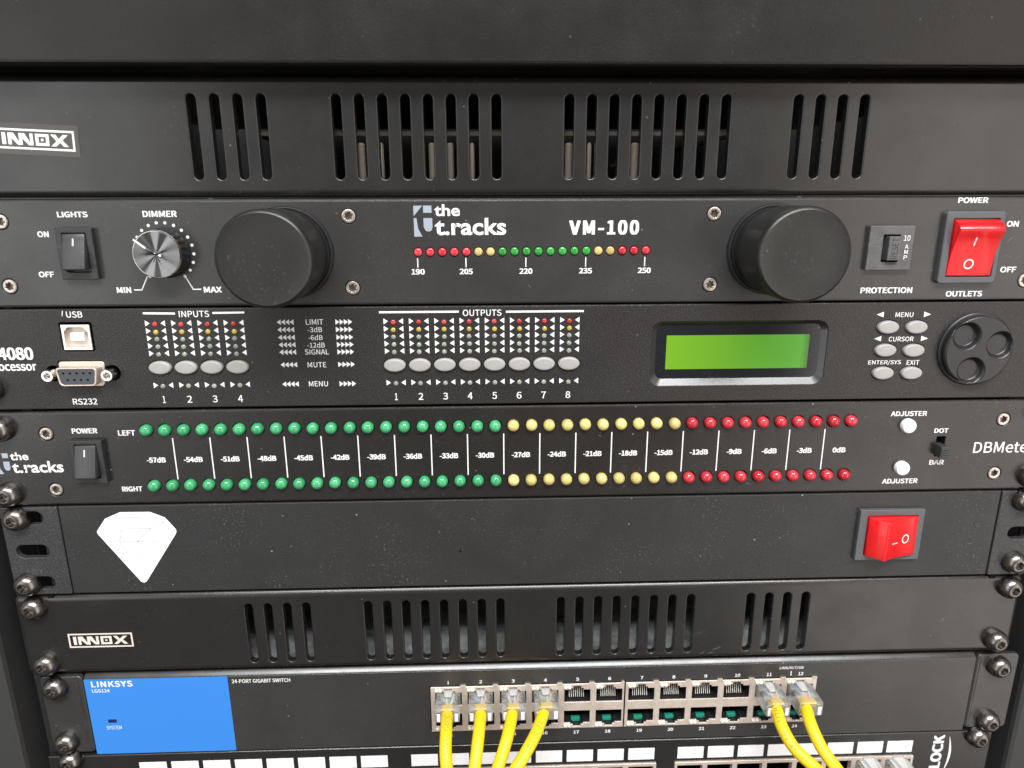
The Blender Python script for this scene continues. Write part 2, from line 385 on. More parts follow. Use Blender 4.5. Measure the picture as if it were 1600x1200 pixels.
LG = 7.0
PR = -0.07                     # printing lies this far in front of its panel

class Print:
    """printed marks; marks close together become one part, distant groups are parts of their own"""
    def __init__(s): s.items = []
    def _add(s, meth, *a, **k):
        m = MB(); getattr(m, meth)(*a, **k)
        xs = [v.co.x for v in m.bm.verts]; zs = [v.co.z for v in m.bm.verts]
        s.items.append((m, min(xs), max(xs), min(zs), max(zs)))
    def __getattr__(s, name):
        return lambda *a, **k: s._add(name, *a, **k)
    def parts(s, name, m, t, gap):
        n = len(s.items); par = list(range(n))
        def find(i):
            while par[i] != i: i = par[i]
            return i
        for i in range(n):
            for j in range(i):
                a, b = s.items[i], s.items[j]
                if max(0, a[1]-b[2], b[1]-a[2]) <= gap and max(0, a[3]-b[4], b[3]-a[4]) <= gap: par[find(i)] = find(j)
        groups = {}
        for i in range(n): groups.setdefault(find(i), []).append(s.items[i][0])
        for g in groups.values():
            M0 = MB()
            for q in g: M0.merge(q.bm)
            part(name, M0, m, t, 0)

def scuffs(t, marks):
    for x0, z0, x1, z1, w_ in marks:
        m = MB(); n = 7; L_ = []; R_ = []
        d = Vector((x1-x0, z1-z0)); nn = Vector((-d.y, d.x)).normalized(); bend = random.uniform(-.12, .12)*d.length
        for i in range(n):
            u = i/(n-1); p = Vector((x0, z0))+d*u+nn*bend*math.sin(math.pi*u); h = w_/2*math.sin(math.pi*(.06+.88*u))*random.uniform(.5, 1)
            L_.append((p.x+nn.x*h, p.y+nn.y*h)); R_.append((p.x-nn.x*h, p.y-nn.y*h))
        m.poly(L_+R_[::-1], -.04); part('scuff_mark', m, 'scuff', t, 0)

# shared small meshes -------------------------------------------------
def hexf(a=1.0):
    return lambda th: math.cos(math.pi/6)/math.cos((th % (math.pi/3))-math.pi/6)
mb = MB(); mb.lathe([(5.6, 0), (5.65, -0.9), (5.45, -2.2), (4.9, -3.5), (4.1, -4.5), (3.3, -5.05), (2.75, -5.25), (2.3, -5.2, 1), (2.15, -4.9, 1), (2.05, -2.6, 1), (1.2, -2.2), (0, -2.0)], 0, 0, 36, hexf())
RACK_SCREW = mb.mesh('rack_screw', M['steel_screw'], 40)
star = lambda th: 1+0.17*math.cos(6*th)
mb = MB(); mb.lathe([(2.95, 0.6), (2.95, -0.05), (2.75, -0.4), (2.3, -0.55), (1.85, -0.5), (1.6, -0.45, 1), (1.5, -0.2, 1), (1.35, 1.2, 1), (0, 1.4)], 0, 0, 36, star)
TORX_SCREW = mb.mesh('panel_screw', M['nickel_screw'], 40)
def paint_recess_shade(me, ymin):
    me.materials.append(M['recess'])  # recess faces get their own metal tone, with the shade inside painted in
    for p in me.polygons:
        if p.center.y > ymin*S and math.hypot(p.center.x, p.center.z) < 1.9*S: p.material_index = 1
paint_recess_shade(TORX_SCREW, -.2); paint_recess_shade(RACK_SCREW, -4.0)
def dome(r, h, n=20):
    p = [(r*1.0, 1.5), (r, -h*0.25)]
    for i in range(1, 7):
        a = math.pi/2*i/6; p.append((r*math.cos(a) if i < 6 else 0, -h*0.25-h*0.75*math.sin(a)))
    m = MB(); m.lathe(p, 0, 0, n); return m
LED = {}
for key, r, h, mm in (('g5', 2.62, 2.9, 'led_green'), ('y5', 2.62, 2.9, 'led_yellow'), ('r5', 2.62, 2.9, 'led_red'),
                      ('g3', 1.75, 1.0, 'led_green2'), ('y3', 1.75, 1.0, 'led_cream'), ('r3', 1.75, 1.0, 'led_red'),
                      ('r2', 1.08, 0.7, 'led_small_red'), ('y2', 1.08, 0.7, 'led_small_yellow'), ('c2', 1.05, 0.7, 'led_clear')):
    LED[key] = dome(r, h).mesh('led', M[mm], 60)
def rack_screws(t, pts, y=0):
    for x, z in pts:
        put('rack_screw', RACK_SCREW, t, (x, y, z), random.uniform(0, 1.0))
def torx(t, pts):
    for x, z in pts: put('panel_screw', TORX_SCREW, t, (x, 0.25, z), random.uniform(0, 1.0))

# logo made of strokes, in a box of w x h at (x, z) lower left
def innox(mb, x, z, w_, h, y):
    sx, sz = w_/30.0, h/7.6
    P = lambda pts: mb.poly([(x+a*sx, z+b*sz) for a, b in pts], y)
    f = 0.75
    P([(0, 0), (30, 0), (30, f), (0, f)]); P([(0, 7.6-f), (30, 7.6-f), (30, 7.6), (0, 7.6)])
    P([(0, f), (f, f), (f, 7.6-f), (0, 7.6-f)]); P([(30-f, f), (30, f), (30, 7.6-f), (30-f, 7.6-f)])
    b, t = 1.6, 6.0
    P([(2.2, b), (3.7, b), (3.7, t), (2.2, t)])
    for o in (4.5, 8.7):
        P([(o, b), (o+1.3, b), (o+1.3, t), (o, t)])
        P([(o+1.3, t), (o+1.3, t-1.9), (o+3.6, b), (o+4.2, b), (o+4.2, b+0.9), (o+2.3, t)])
    P([(12.9, b), (14.1, b), (14.1, t), (12.9, t)])
    P([(15.0, b), (20.2, b), (20.2, b+1.05), (15.0, b+1.05)]); P([(15.0, t-1.05), (20.2, t-1.05), (20.2, t), (15.0, t)])
    P([(15.0, b+1.05), (16.2, b+1.05), (16.2, t-1.05), (15.0, t-1.05)]); P([(19.0, b+1.05), (20.2, b+1.05), (20.2, t-1.05), (19.0, t-1.05)])
    P([(17.1, 3.35), (18.1, 3.35), (18.1, 4.25), (17.1, 4.25)])
    P([(20.9, b), (22.8, b), (27.6, t), (25.7, t)])
    P([(20.9, t), (22.8, t), (23.95, 4.55), (23.0, 3.75-0.05)]); P([(27.6, b), (25.7, b), (24.45, 3.05), (25.4, 3.9)])

def racks_logo(t, x0, x1, z0, z1):
    """two-tone emblem and the two lines of lettering beside it"""
    W_, H_ = x1-x0, z1-z0; X = lambda u: x0+u*W_; Z = lambda v: z0+v*H_
    g = MB()
    g.poly([(X(0), Z(1)), (X(.095), Z(1)), (X(0.0), Z(.66))], PR)
    g.poly([(X(.105), Z(1)), (X(.195), Z(1)), (X(.195), Z(.77)), (X(.105), Z(.77))], PR)
    g.poly([(X(0), Z(.60)), (X(.03), Z(.60)), (X(.045), Z(.25)), (X(.088), Z(.0)), (X(.0), Z(.0))], PR)
    g.poly([(X(.105), Z(.60)), (X(.20), Z(.60)), (X(.20), Z(.30)), (X(.19), Z(.20)), (X(.165), Z(.165)), (X(.14), Z(.165)), (X(.118), Z(.22)), (X(.105), Z(.32))], PR)
    part('emblem', g, 'grey_print', t, 0)
    m = MB(); m.text('the', X(.225), X(.50), Z(.66), Z(1.04), PR, 0.022, humanist=True); m.text('t.racks', X(.225), X(1.0), Z(.04), Z(.60), PR, 0.022, humanist=True)
    part('brand_lettering', m, 'white_print', t, 0)

def rocker_small(t, x0, x1, z0, z1, xr0, xr1, zr0, zr1, dy=0.0):
    """black bezel with a rocker whose lower end stands out"""
    b = MB(); b.plate(rr(x0, x1, z0, z1, 0.4), [rr(xr0-.35, xr1+.35, zr0-1.6, zr1+.35, 0.3)], -2.6, 3.2, 0.35)
    bz = part('rocker_switch', b, 'plastic_bezel', t, 0)
    h = MB(); h.box(xr0-.6, xr1+.6, 0.05, 0.4, zr0-1.9, zr1+.6); part('switch_well', h, 'hole_black', bz, 0)
    H = zr1-zr0; pts = [(1.5, zr1)]
    for i in range(9):
        u = i/8; pts.append((-2.7-3.6*u**1.25-0.35*math.sin(math.pi*u), zr1-H*u))
    pts += [(-5.6, zr0-0.7), (1.5, zr0-0.2)]
    r = MB(); r.prism(pts, 'x', xr0, xr1, 0.3, 2, 30); rk = part('rocker', r, 'rocker_plastic', bz, 30)
    k = MB(); xm = (xr0+xr1)/2-.1
    for u0, u1 in ((.13, .2), (.2, .27), (.27, .34)):
        ya = -2.7-3.6*u0**1.25-0.35*math.sin(math.pi*u0)-.12; yb = -2.7-3.6*u1**1.25-0.35*math.sin(math.pi*u1)-.12
        vs_ = [k.bm.verts.new(q) for q in ((xm-.26, ya, zr1-H*u0), (xm+.26, ya, zr1-H*u0), (xm+.26, yb, zr1-H*u1), (xm-.26, yb, zr1-H*u1))]; k.bm.faces.new(vs_)
    part('on_mark', k, 'white_print', bz, 0)

# ------------------------------------------------------------------ cabinet
cab = thing('rack_cabinet', 'black steel cabinet frame around and behind the stacked equipment', 'rack cabinet', (0, 0, -420))
U = 44.45
for sx in (-1, 1):
    holes = []
    for k in range(-1, 9):
        for off in (6.35, 22.23, 38.1):
            zc = -k*U-off; holes.append(rr(sx*233.0-4.7, sx*233.0+4.7, zc-4.7, zc+4.7, 0.4, 2))
    m = MB(); m.plate(rr(min(sx*219, sx*242), max(sx*219, sx*242), -420, 60, 0), holes, 3.2, 2.0, 0.3)
    part('mounting_rail', m, 'rail_black', cab, 0)
    m = MB(); m.box(min(sx*256, sx*300), max(sx*256, sx*300), 4, 330, -420, 60, 2.5); part('side_panel', m, 'side_grey', cab, 0)
m = MB(); m.box(-254, 254, 330, 334, -420, 60); part('back_panel', m, 'rail_black', cab, 0)

# ------------------------------------------------------------------ top drawer
t = thing('blank_rack_unit', 'plain matte black equipment front at the very top of the picture', 'rack unit', (0, -8, 3.7))
m = MB(); m.box(-241, 241, -11, 4, 3.6, 92, 1.6, 3); part('faceplate', m, 'drawer_black', t, 0)
m = MB(); m.box(-218, 218, 4.5, 250, 4.0, 88); part('chassis', m, 'chassis', t, 0)

# ------------------------------------------------------------------ slotted vent panels
PITCH = 9.016
def slot_xs():
    b = [14.56+PITCH*i for i in range(8)]; a = [106.92+PITCH*i for i in range(4)]; R = sorted(a+b)
    return [-x for x in reversed(R)] + R
def vent_panel(label, z_top, z_bot, dz, xl, xr, notches, sticker, rot, screws, prm):
    t = thing('vent_panel', label, 'vent panel', (0, 0, z_bot), 'slotted vent panels')
    holes = [stadium(x, -7.02+1.9+dz, -35.29-1.9+dz, 3.7) for x in slot_xs()]
    m = MB(); m.plate(rr(xl, xr, z_bot, z_top, 3.3, 6), holes, 0, 3.6, 3.0, 0.6, 9)
    part('faceplate', m, 'satin_black', t, 0)
    m = MB(); m.box(-219, 219, 3.7, 20, z_top-1.8, z_top-.6); part('top_flange', m, 'satin_black', t, 0)
    m = MB(); m.box(-219, 219, 3.65, 6.5, z_bot-.5, z_bot+1.2); part('bottom_flange', m, 'satin_black', t, 0)
    if notches:
        for xn in (xl+17.6, xr-16.0):
            m = MB(); m.prism([(xn-1.6, z_top+.2), (xn-1.1, z_top-1.5), (xn+1.1, z_top-1.5), (xn+1.6, z_top+.2)], 'y', .28, 3.5); part('edge_notch', m, 'hole_black', t, 0)
    cx, cz, ws, hs = sticker; pv = (cx, 0, cz)
    m = MB(); m.plate(rr(cx-ws/2, cx+ws/2, cz-hs/2, cz+hs/2, .4), [], -0.12, 0.1, 0.03)
    st = part('logo_sticker', m, prm[0], t, 0, pivot=pv); st.rotation_euler = (0, rot, 0)
    m = MB(); innox(m, cx-15, cz-3.8, 30, 7.6, -0.2); part('sticker_print', m, prm[1], st, 0, pivot=pv)
    rack_screws(t, screws)
    if notches: scuffs(t, [(83.4, -263.2, 86.2, -261.5, .3), (87.8, -263.0, 90.9, -262.3, .3), (89.7, -260.8, 94.3, -259.0, .35), (203.4, -249.1, 205.0, -244.6, .3), (198.7, -256.1, 199.7, -255.3, .4), (78.4, -253.2, 85.4, -250.3, .12)])
    return t
vent_panel('upper slotted black vent panel with the white framed logo cut off at the left', 1.6, -44.0, 0, -241.3, 241.3, False,
           (-195.6, -22.0, 33.5, 11.8), math.radians(2.7), [(-232.5, -6.3), (-232.5, -38), (232.5, -6.3), (232.5, -38)], ('sticker_clear', 'white_print'))
vent_panel('lower slotted black vent panel above the blue and black switch', -223.3, -266.0, -5*U-2.59, -242.3, 241.6, True,
           (-204.9, -247.5, 33.5, 12.0), 0.0, [(-232.3, -228.9), (-231.6, -259.4), (234.0, -228.9), (232.4, -258.7)], ('satin_black', 'beige_print'))

# pale bar behind the upper slots, and posts imitating stripes of light there
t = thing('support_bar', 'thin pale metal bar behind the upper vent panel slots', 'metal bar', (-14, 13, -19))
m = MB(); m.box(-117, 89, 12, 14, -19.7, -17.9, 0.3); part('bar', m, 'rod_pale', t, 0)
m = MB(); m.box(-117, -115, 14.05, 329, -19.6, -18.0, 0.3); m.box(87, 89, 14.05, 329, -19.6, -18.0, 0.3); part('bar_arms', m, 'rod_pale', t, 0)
light_stripes = [(-75.3, 3.4), (-66.5, 2.4), (-43.3, 3.6), (-35.3, 3.4), (-25.3, 2.2), (18.8, 3.6), (28.3, 2.2), (49.2, 3.8), (52.6, 2.6)]
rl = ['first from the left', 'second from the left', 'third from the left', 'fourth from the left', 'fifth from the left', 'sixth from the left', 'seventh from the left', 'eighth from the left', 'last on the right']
for (x, d), lab in zip(light_stripes, rl):
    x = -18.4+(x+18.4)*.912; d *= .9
    t = thing('light_stripe_post', 'pale upright post imitating a stripe of light behind the upper vent slots, %s' % lab, 'post', (x, 10, -45.6), 'posts imitating light stripes behind the upper vent panel')
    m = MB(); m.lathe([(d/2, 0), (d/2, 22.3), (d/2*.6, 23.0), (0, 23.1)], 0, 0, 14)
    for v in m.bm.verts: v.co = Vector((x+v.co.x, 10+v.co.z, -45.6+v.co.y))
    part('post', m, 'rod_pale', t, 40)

def chassis(t, z0, z1, x=217, y0=3.4, y1=220, m_='chassis'):
    m = MB(); m.box(-x, x, y0, y1, z0, z1, 0.6); part('chassis', m, m_, t, 0)

# ------------------------------------------------------------------ lamp and voltmeter unit
t = VM = thing('power_conditioner', 'black unit with two round pull-out lamps, voltmeter lights and red power switch', 'power conditioner', (0, 0, -88))
torx_pts = [(-215.0, -53.3), (-216.2, -79.4), (-75.5, -51.7), (-75.5, -81.0), (75.8, -51.3), (76.0, -80.6), (213.6, -79.7), (214.5, -52.0)]
m = MB(); m.plate(rr(-241.3, 241.3, -88.3, -44.7, 0.8), [ell(x, z, 3.25, 3.25) for x, z in torx_pts] + [rr(147.9, 154.9, -71.3, -60.1, 0.2)]+[ell(-47.6+k*5.02, -66.4+k*.016, 1.98, 1.98, 20) for k in range(20)], 0, 2.6, 1.2, 0.25)
part('faceplate', m, 'fine_black', t, 0); chassis(t, -87.2, -45.6)
torx(t, torx_pts)
L = Print(); y = PR
L.text('LIGHTS', -192.2, -180.1, -51.7, -49.5, y); L.text('ON', -201.3, -196.8, -59.5, -57.2, y); L.text('OFF', -203.6, -197.4, -75.7, -73.4, y)
L.text('DIMMER', -158.2, -144.6, -51.7, -49.3, y); L.text('MIN', -173.0, -167.1, -82.4, -80.0, y); L.text('MAX', -137.3, -129.9, -82.5, -80.1, y)
L.line(-165.9, -81.2, -162.7, -81.2, .45, y); L.line(-162.75, -81.3, -159.7, -75.6, .45, y+.005); L.line(-144.3, -75.6, -141.5, -81.3, .45, y+.005); L.line(-141.6, -81.1, -138.3, -81.1, .45, y)
for k in range(18):
    a = math.radians(-53+k*286/17); L.disc(-151.5+11.9*math.cos(a), -66.0+12.1*math.sin(a), .62, y-.01)
for k in range(5):
    x = (-47.9, -27.8, -2.7, 22.5, 47.5)[k]; L.line(x, -68.8, x, -72.7, .42, y)
    L.text(('190', '205', '220', '235', '250')[k], x-2.75, x+2.75, -75.6, -73.3, y)
L.text('VM-100', 15.3, 44.5, -59.6, -53.7, y, .06, space=1.1)
L.text('PROTECTION', 141.8, 164.5, -84.9, -82.4, y); L.text('OUTLETS', 179.6, 195.7, -86.6, -84.2, y); L.text('POWER', 178.6, 191.5, -47.3, -45.0, y)
L.text('ON', 201.2, 206.4, -57.1, -54.7, y); L.text('OFF', 201.9, 208.9, -76.3, -73.9, y)
L.parts('panel_lettering', 'white_print', t, LG)
racks_logo(t, -48.9, -10.9, -60.0, -47.6)
cols = 'rrrrryyggggggggyyrrr'
for k, c in enumerate(cols): put('voltage_led', LED[c+'3'], t, (-47.6+k*5.02, 0, -66.4+k*.016))
rocker_small(t, -192.8, -178.3, -76.5, -55.8, -190.1, -181.2, -71.9, -58.2)
# dimmer knob
kn = MB(); kx, kz = -151.0, -66.1
flute = lambda th: 1+0.02*math.cos(24*th)
kn.lathe([(10.2, 0), (10.2, -1.0), (9.95, -1.3), (9.8, -1.5, 1), (9.6, -7.6, 1), (9.2, -8.0), (0, -8.0)], kx, kz, 96, flute)
kp = part('dimmer_knob', kn, 'plastic_black', t, 30)
m = MB(); m.lathe([(9.55, -7.4), (9.6, -8.0), (9.25, -8.5)], kx, kz, 64); m.lathe([(9.25, -8.5), (9.1, -8.53)], kx, kz, 64); part('knob_rim', m, 'chrome', kp, 40, pivot=(kx, 0, kz))
m = MB(); m.lathe([(9.1, -8.5), (4, -8.5), (0.05, -8.5), (0, -8.5)], kx, kz, 64); part('knob_cap', m, 'spun_alu', kp, 40, pivot=(kx, 0, kz))
m = MB(); m.line(kx-8.3, kz+6.0, kx-3.9, kz+2.5, .75, -8.6); part('knob_pointer', m, 'white_print', kp, 0)
# pull-out lamps
for cx, cz in ((-101.2, -66.4), (101.0, -66.0)):
    m = MB(); m.lathe([(16.6, 0), (16.6, -10), (16.9, -11.5), (17.6, -12.0), (18.1, -12.8), (18.3, -30.5), (18.1, -31.9), (17.5, -32.7), (16.9, -33.0), (16.3, -32.9), (10, -32.95), (0, -33)], cx, cz, 96)
    lp = part('pull_out_lamp', m, 'lamp_black', t, 30)
    m = MB(); m.lathe([(18.9, 0.2), (18.9, -1.2), (18.5, -1.8), (18.1, -1.9), (17.5, -1.6), (17.3, -2.6), (16.7, -2.6)], cx, cz, 96); part('lamp_collar', m, 'plastic_black', lp, 30)
# breaker
m = MB(); m.plate(rr(141.6, 160.8, -74.8, -56.4, 0.25), [rr(147.7, 155.0, -71.5, -60.0, 0.1, 1)], -2.2, 2.2, 0.3, .12)
bk = part('circuit_breaker', m, 'breaker_grey', t, 0)
m = MB(); m.box(147.4, 155.3, 0.6, 2.4, -71.8, -59.7); part('breaker_well', m, 'hole_black', bk, 0)
m = MB(); m.box(149.2, 154.6, -4.2, 1, -70.6, -60.7, .25); br = part('reset_button', m, 'breaker_grey', bk, 0)
m = MB(); m.text('RESET', 150.6, 153.4, -70.0, -61.3, -4.25, 0.0, vert=True); part('reset_lettering', m, 'plastic_black', br, 0)
m = MB(); m.text('10', 156.4, 159.1, -62.6, -60.3, -2.28, .01)
for ch, z in (('A', -65.0), ('M', -67.2), ('P', -69.5)): m.text(ch, 157.3, 158.8, z-.85, z+.85, -2.28, .01)
part('rating_lettering', m, 'white_print', bk, 0)
scuffs(t, [(202.0, -64.1, 205.9, -60.7, .22), (202.2, -68.7, 206.8, -70.5, .15), (206.8, -70.5, 210.7, -68.7, .15), (171.3, -74.9, 172.5, -75.3, .2), (-128.0, -84.6, -126.5, -85.2, .3), (-2.0, -80.0, -.5, -81.5, .2)])
# red power switch
m = MB(); m.plate(rr(173.3, 198.6, -80.7, -50.6, 1.6), [rr(176.5, 196.5, -77.9, -53.5, .4, 2)], -2.6, 2.6, 0.6, .3)
ps = part('power_switch', m, 'plastic_grey', t, 0)
m = MB(); m.box(176, 197, .02, .06, -78.4, -53); part('switch_well', m, 'hole_black', ps, 0)
def redy(z):   # front face of the rocker
    u = (-58.2-z)/(77.4-58.2); return -7.4+5.0*(u**0.8)+0.9*math.sin(math.pi*u)
pts = [(0.3, -53.9), (-2.6, -53.9), (-5.4, -55.2), (-7.0, -57.2), (-7.4, -58.2)] + [(redy(-58.2-19.2*i/8), -58.2-19.2*i/8) for i in range(1, 9)] + [(0.3, -77.5)]
m = MB(); m.prism(pts, 'x', 176.9, 196.1, .35, 2, 40); rk = part('rocker', m, 'red_lens', ps, 30)
m = MB()
m.bm.faces.new([m.bm.verts.new(q) for q in ((184.9, redy(-61.2)-.12, -61.2), (185.5, redy(-61.2)-.12, -61.2), (185.5, redy(-64.6)-.12, -64.6), (184.9, redy(-64.6)-.12, -64.6))])
A = []; B = []
for i in range(28):
    a = 2*math.pi*i/28
    for R, l in ((2.15, A), (1.6, B)):
        z = -72.4+R*math.sin(a); l.append(m.bm.verts.new((185.5+R*math.cos(a), redy(z)-.15, z)))
for i in range(28): m.bm.faces.new((A[i], A[(i+1) % 28], B[(i+1) % 28], B[i]))
part('switch_marks', m, 'white_print', rk, 0)

# ------------------------------------------------------------------ processor
t = PROC = thing('audio_processor', 'black processor with green screen, oval grey buttons and jog wheel', 'audio processor', (0, 0, -132.6))
NIN = [-159.4+10.92*i for i in range(4)]; NOUT = [-59.4+10.79*i for i in range(8)]
BT = [(x, -114.5) for x in NIN+NOUT] + [(155.9, -99.8), (168.6, -99.9), (156.1, -110.1), (168.8, -110.3), (156.4, -120.5), (169.3, -120.6)]
def dsub(cx, cz, wt, wb, h, n=5, r=1.8):
    raw = [(cx-wb/2, cz-h/2), (cx+wb/2, cz-h/2), (cx+wt/2, cz+h/2), (cx-wt/2, cz+h/2)]; out = []
    for i in range(4):
        p, a, b = Vector(raw[i]), Vector(raw[i-1]), Vector(raw[(i+1) % 4])
        p0 = p+(a-p).normalized()*r; p1 = p+(b-p).normalized()*r
        for k in range(n+1):
            u = k/n; out.append(tuple(p0*(1-u)**2+p*2*u*(1-u)+p1*u*u))
    return out
holes = [ell(x, z, 5.05, 3.2) for x, z in BT]
holes += [rr(-199.3, -185.7, -107.1, -94.6, 1.0, 3), rr(51.9, 129.7, -125.3, -96.6, 4.6, 8)]
holes += [poly_shape(dsub(-192.6, -116.9, 20.2, 17.5, 11.6)), ell(-204.6, -116.6, 3.4, 3.4), ell(-180.0, -116.6, 3.4, 3.4)]
m = MB(); m.plate(rr(-241.3, 241.3, -132.6, -89.0, 0.8), holes, 0, 3.0, 0.5, 0.3)
part('faceplate', m, 'grain_black', t, 0); chassis(t, -131.8, -89.8, 217, 5.4)
m = MB(); m.box(-216, 216, 5.0, 5.2, -131.5, -90); part('backing', m, 'hole_black', t, 0)
mbt = MB(); mbt.plate(ell(0, 0, 4.75, 2.92, 32), [], -1.5, 3.0, 0.9, None, 5); BTN = mbt.mesh('button', M['btn_grey'], 50)
for x, z in BT: put('button', BTN, t, (x, 0, z))
L = Print(); y = PR
L.text('4080', -226.5, -211.8, -110.5, -105.1, y, .05); L.text('processor', -231.5, -211.4, -115.2-1.1, -112.3, y, .035)
L.line(-196.6, -89.7, -197.1, -92.0, .3, y); L.text('USB', -195.3, -188.7, -92.6, -89.95, y, .012); L.text('RS232', -198.7, -188.4, -130.6, -127.9, y, .012)
L.line(-163.7, -91.0, -150.4, -91.2, .85, y); L.text('INPUTS', -148.9, -136.3, -92.8, -90.1, y, .012); L.line(-134.9, -91.1, -121.6, -91.0, .85, y)
L.line(-65.1, -91.4, -31.3, -91.4, .85, y); L.text('OUTPUTS', -29.6, -13.1, -93.3, -90.6, y, .012); L.line(-11.2, -91.6, 22.2, -91.6, .85, y)
ROWS = [-95.8, -99.05, -102.2, -105.5, -108.75]; LOW = -122.85
def tri(cx, cz, w_, h, d):  # d=+1 points right
    L.poly([(cx-d*w_/2, cz+h/2), (cx+d*w_/2, cz), (cx-d*w_/2, cz-h/2)], y)
for i, x in enumerate(NIN+NOUT):
    for z in ROWS+[LOW]:
        tri(x-3.05, z+.5, 1.9, 2.5, 1); tri(x+3.35, z+.5, 1.9, 2.5, -1)
    d_ = i+1 if i < 4 else i-3; hw = .62 if d_ == 1 else 1.05; xo = x-(.4 if i < 4 else .1); L.text(str(d_), xo-hw, xo+hw, -130.3, -127.2, y, .012)
for z in (-95.3, -98.55, -101.9, -105.1, -108.3, -113.85, -122.5):
    for k in range(4):
        tri(-107.6+1.8*k, z, 1.7, 2.4, -1); tri(-82.9+1.8*k, z-.1, 1.7, 2.4, 1)
for s_, x0, x1, zc in (('LIMIT', -96.2, -88.9, -95.3), ('-3dB', -95.7, -89.6, -98.55), ('-6dB', -95.6, -89.6, -102.0), ('-12dB', -96.4, -88.9, -105.3), ('SIGNAL', -97.6, -87.4, -108.3), ('MUTE', -96.9, -88.9, -114.0), ('MENU', -97.0, -88.8, -122.5)):
    L.text(s_, x0, x1, zc-1.15, zc+1.15, y, .006)
L.text('MENU', 158.7, 166.6, -95.4, -93.3, y, .012); L.text('CURSOR', 157.2, 168.3, -106.2, -104.1, y, .012)
L.text('ENTER/SYS', 149.4, 164.2, -116.9, -114.6, y, .012); L.text('EXIT', 166.8, 172.5, -116.9, -114.8, y, .012)
tri(151.9, -94.2, 3.1, 2.4, -1); tri(172.9, -94.3, 3.1, 2.4, 1); tri(152.2, -104.9, 3.1, 2.3, -1); tri(173.2, -105.0, 3.1, 2.3, 1)
L.parts('panel_lettering', 'white_print', t, LG)
for x in NIN+NOUT:
    for k, z in enumerate(ROWS+[LOW]):
        jx, jz = random.uniform(-.12, .12), random.uniform(-.1, .1)
        put('level_led', LED['r2' if k == 0 else 'y2' if k == 1 else 'c2'], t, (x+jx, 0, z+jz))
# display
bm_ = MB(); o_, i_ = rr(51.9, 129.7, -125.3, -96.6, 4.6, 8), rr(54.7, 127.4, -122.5, -98.2, 3.2, 8)
A = [bm_.bm.verts.new((a, 0.3, b)) for a, b in o_(0)]; B = [bm_.bm.verts.new((a, 2.0, b)) for a, b in i_(0)]
for k in range(len(A)): bm_.bm.faces.new((A[k], A[(k+1) % len(A)], B[(k+1) % len(A)], B[k]))
dp = part('display', bm_, 'display_frame', t, 40, fix=False)
for p in dp.data.polygons: pass
m = MB(); m.plate(i_, [], 1.9, .6, .1); part('display_window', m, 'gloss_black', dp, 0)
m = MB(); m.plate(rr(59.2, 122.7, -118.2, -103.0, .2, 2), [], 1.8, .09, .02); part('screen', m, 'lcd', dp, 0)
# USB socket
m = MB(); m.plate(rr(-198.5, -186.5, -106.5, -95.5, .3, 2), [poly_shape([(-197.4, -105.2), (-187.6, -105.2), (-187.6, -98.6), (-189.4, -96.7), (-195.6, -96.7), (-197.4, -98.6)])], -.35, 3, .25, .15)
ub = part('usb_socket', m, 'chrome', t, 0)
m = MB(); m.box(-198, -187, 2.2, 2.6, -106, -96); part('socket_back', m, 'nickel', ub, 0)
m = MB(); m.box(-195.4, -189.8, 0.3, 2.2, -102.6, -99.2, .2); part('socket_tongue', m, 'tongue_glare_white', ub, 0)
# serial socket
m = MB(); pin = [(-198.0+2.76*k+.0, -115.5) for k in range(5)] + [(-196.6+2.76*k, -118.4) for k in range(4)]
m.plate(poly_shape(dsub(-192.4, -117.1, 17.4, 15.0, 8.0)), [poly_shape(dsub(-192.4, -117.1, 15.9, 13.6, 6.8, r=1.5))], -5.0, 5.2, .3, .2)
m.plate(poly_shape(dsub(-192.6, -117.0, 19.6, 16.9, 11.0)), [poly_shape(dsub(-192.4, -117.1, 15.9, 13.6, 6.8, r=1.5))], .15, 1.0, .2, .1)
sb = part('serial_socket', m, 'nickel', t, 0)
m = MB(); m.plate(poly_shape(dsub(-192.4, -117.1, 15.9, 13.6, 6.8, r=1.5)), [ell(-197.9+2.76*k, -115.6, .55, .55, 12) for k in range(5)]+[ell(-196.5+2.76*k, -118.5, .55, .55, 12) for k in range(4)], -4.75, 2, .05)
part('socket_insert', m, 'db9_grey', sb, 0)
m = MB(); m.box(-200, -185, -3.2, -2.9, -120.3, -113.9); part('socket_back', m, 'hole_black', sb, 0)
for x in (-204.6, -180.0):
    m = MB(); m.lathe([(2.55, .2, 1), (2.55, -4.6, 1), (2.3, -5.0), (1.5, -5.0), (1.0, -4.3), (.8, -2), (0, -2)], x, -116.6, 36, hexf()); part('jack_post', m, 'chrome', sb, 30)
# jog wheel
wx, wz = 196.3, -110.0
m = MB(); m.lathe([(16.4, .1), (16.4, -.7), (15.9, -1.1), (15.2, -1.1)], wx, wz, 72); jw = part('jog_wheel', m, 'plastic_black', t, 40)
m = MB(); NR, NT = 44, 120; dims = [(-6.5, 6.5), (9.0, 2.4), (-2.3, -9.0)]; rings = []
def jogh(dx, dz):
    h = 0
    for a, b in dims:
        d = math.hypot(dx-a, dz-b)/6.3
        if d < 1:
            q = max(0, min(1, (1-d)/.30)); h = max(h, q*q*(3-2*q))
    return 2.4*h
for i in range(NR+1):
    r = 15.0*i/NR
    rings.append([m.bm.verts.new((wx+r*math.cos(2*math.pi*k/NT), -3.7+jogh(r*math.cos(2*math.pi*k/NT), r*math.sin(2*math.pi*k/NT))+(.25 if i == NR else 0), wz+r*math.sin(2*math.pi*k/NT))) for k in range(NT if i else 1)])
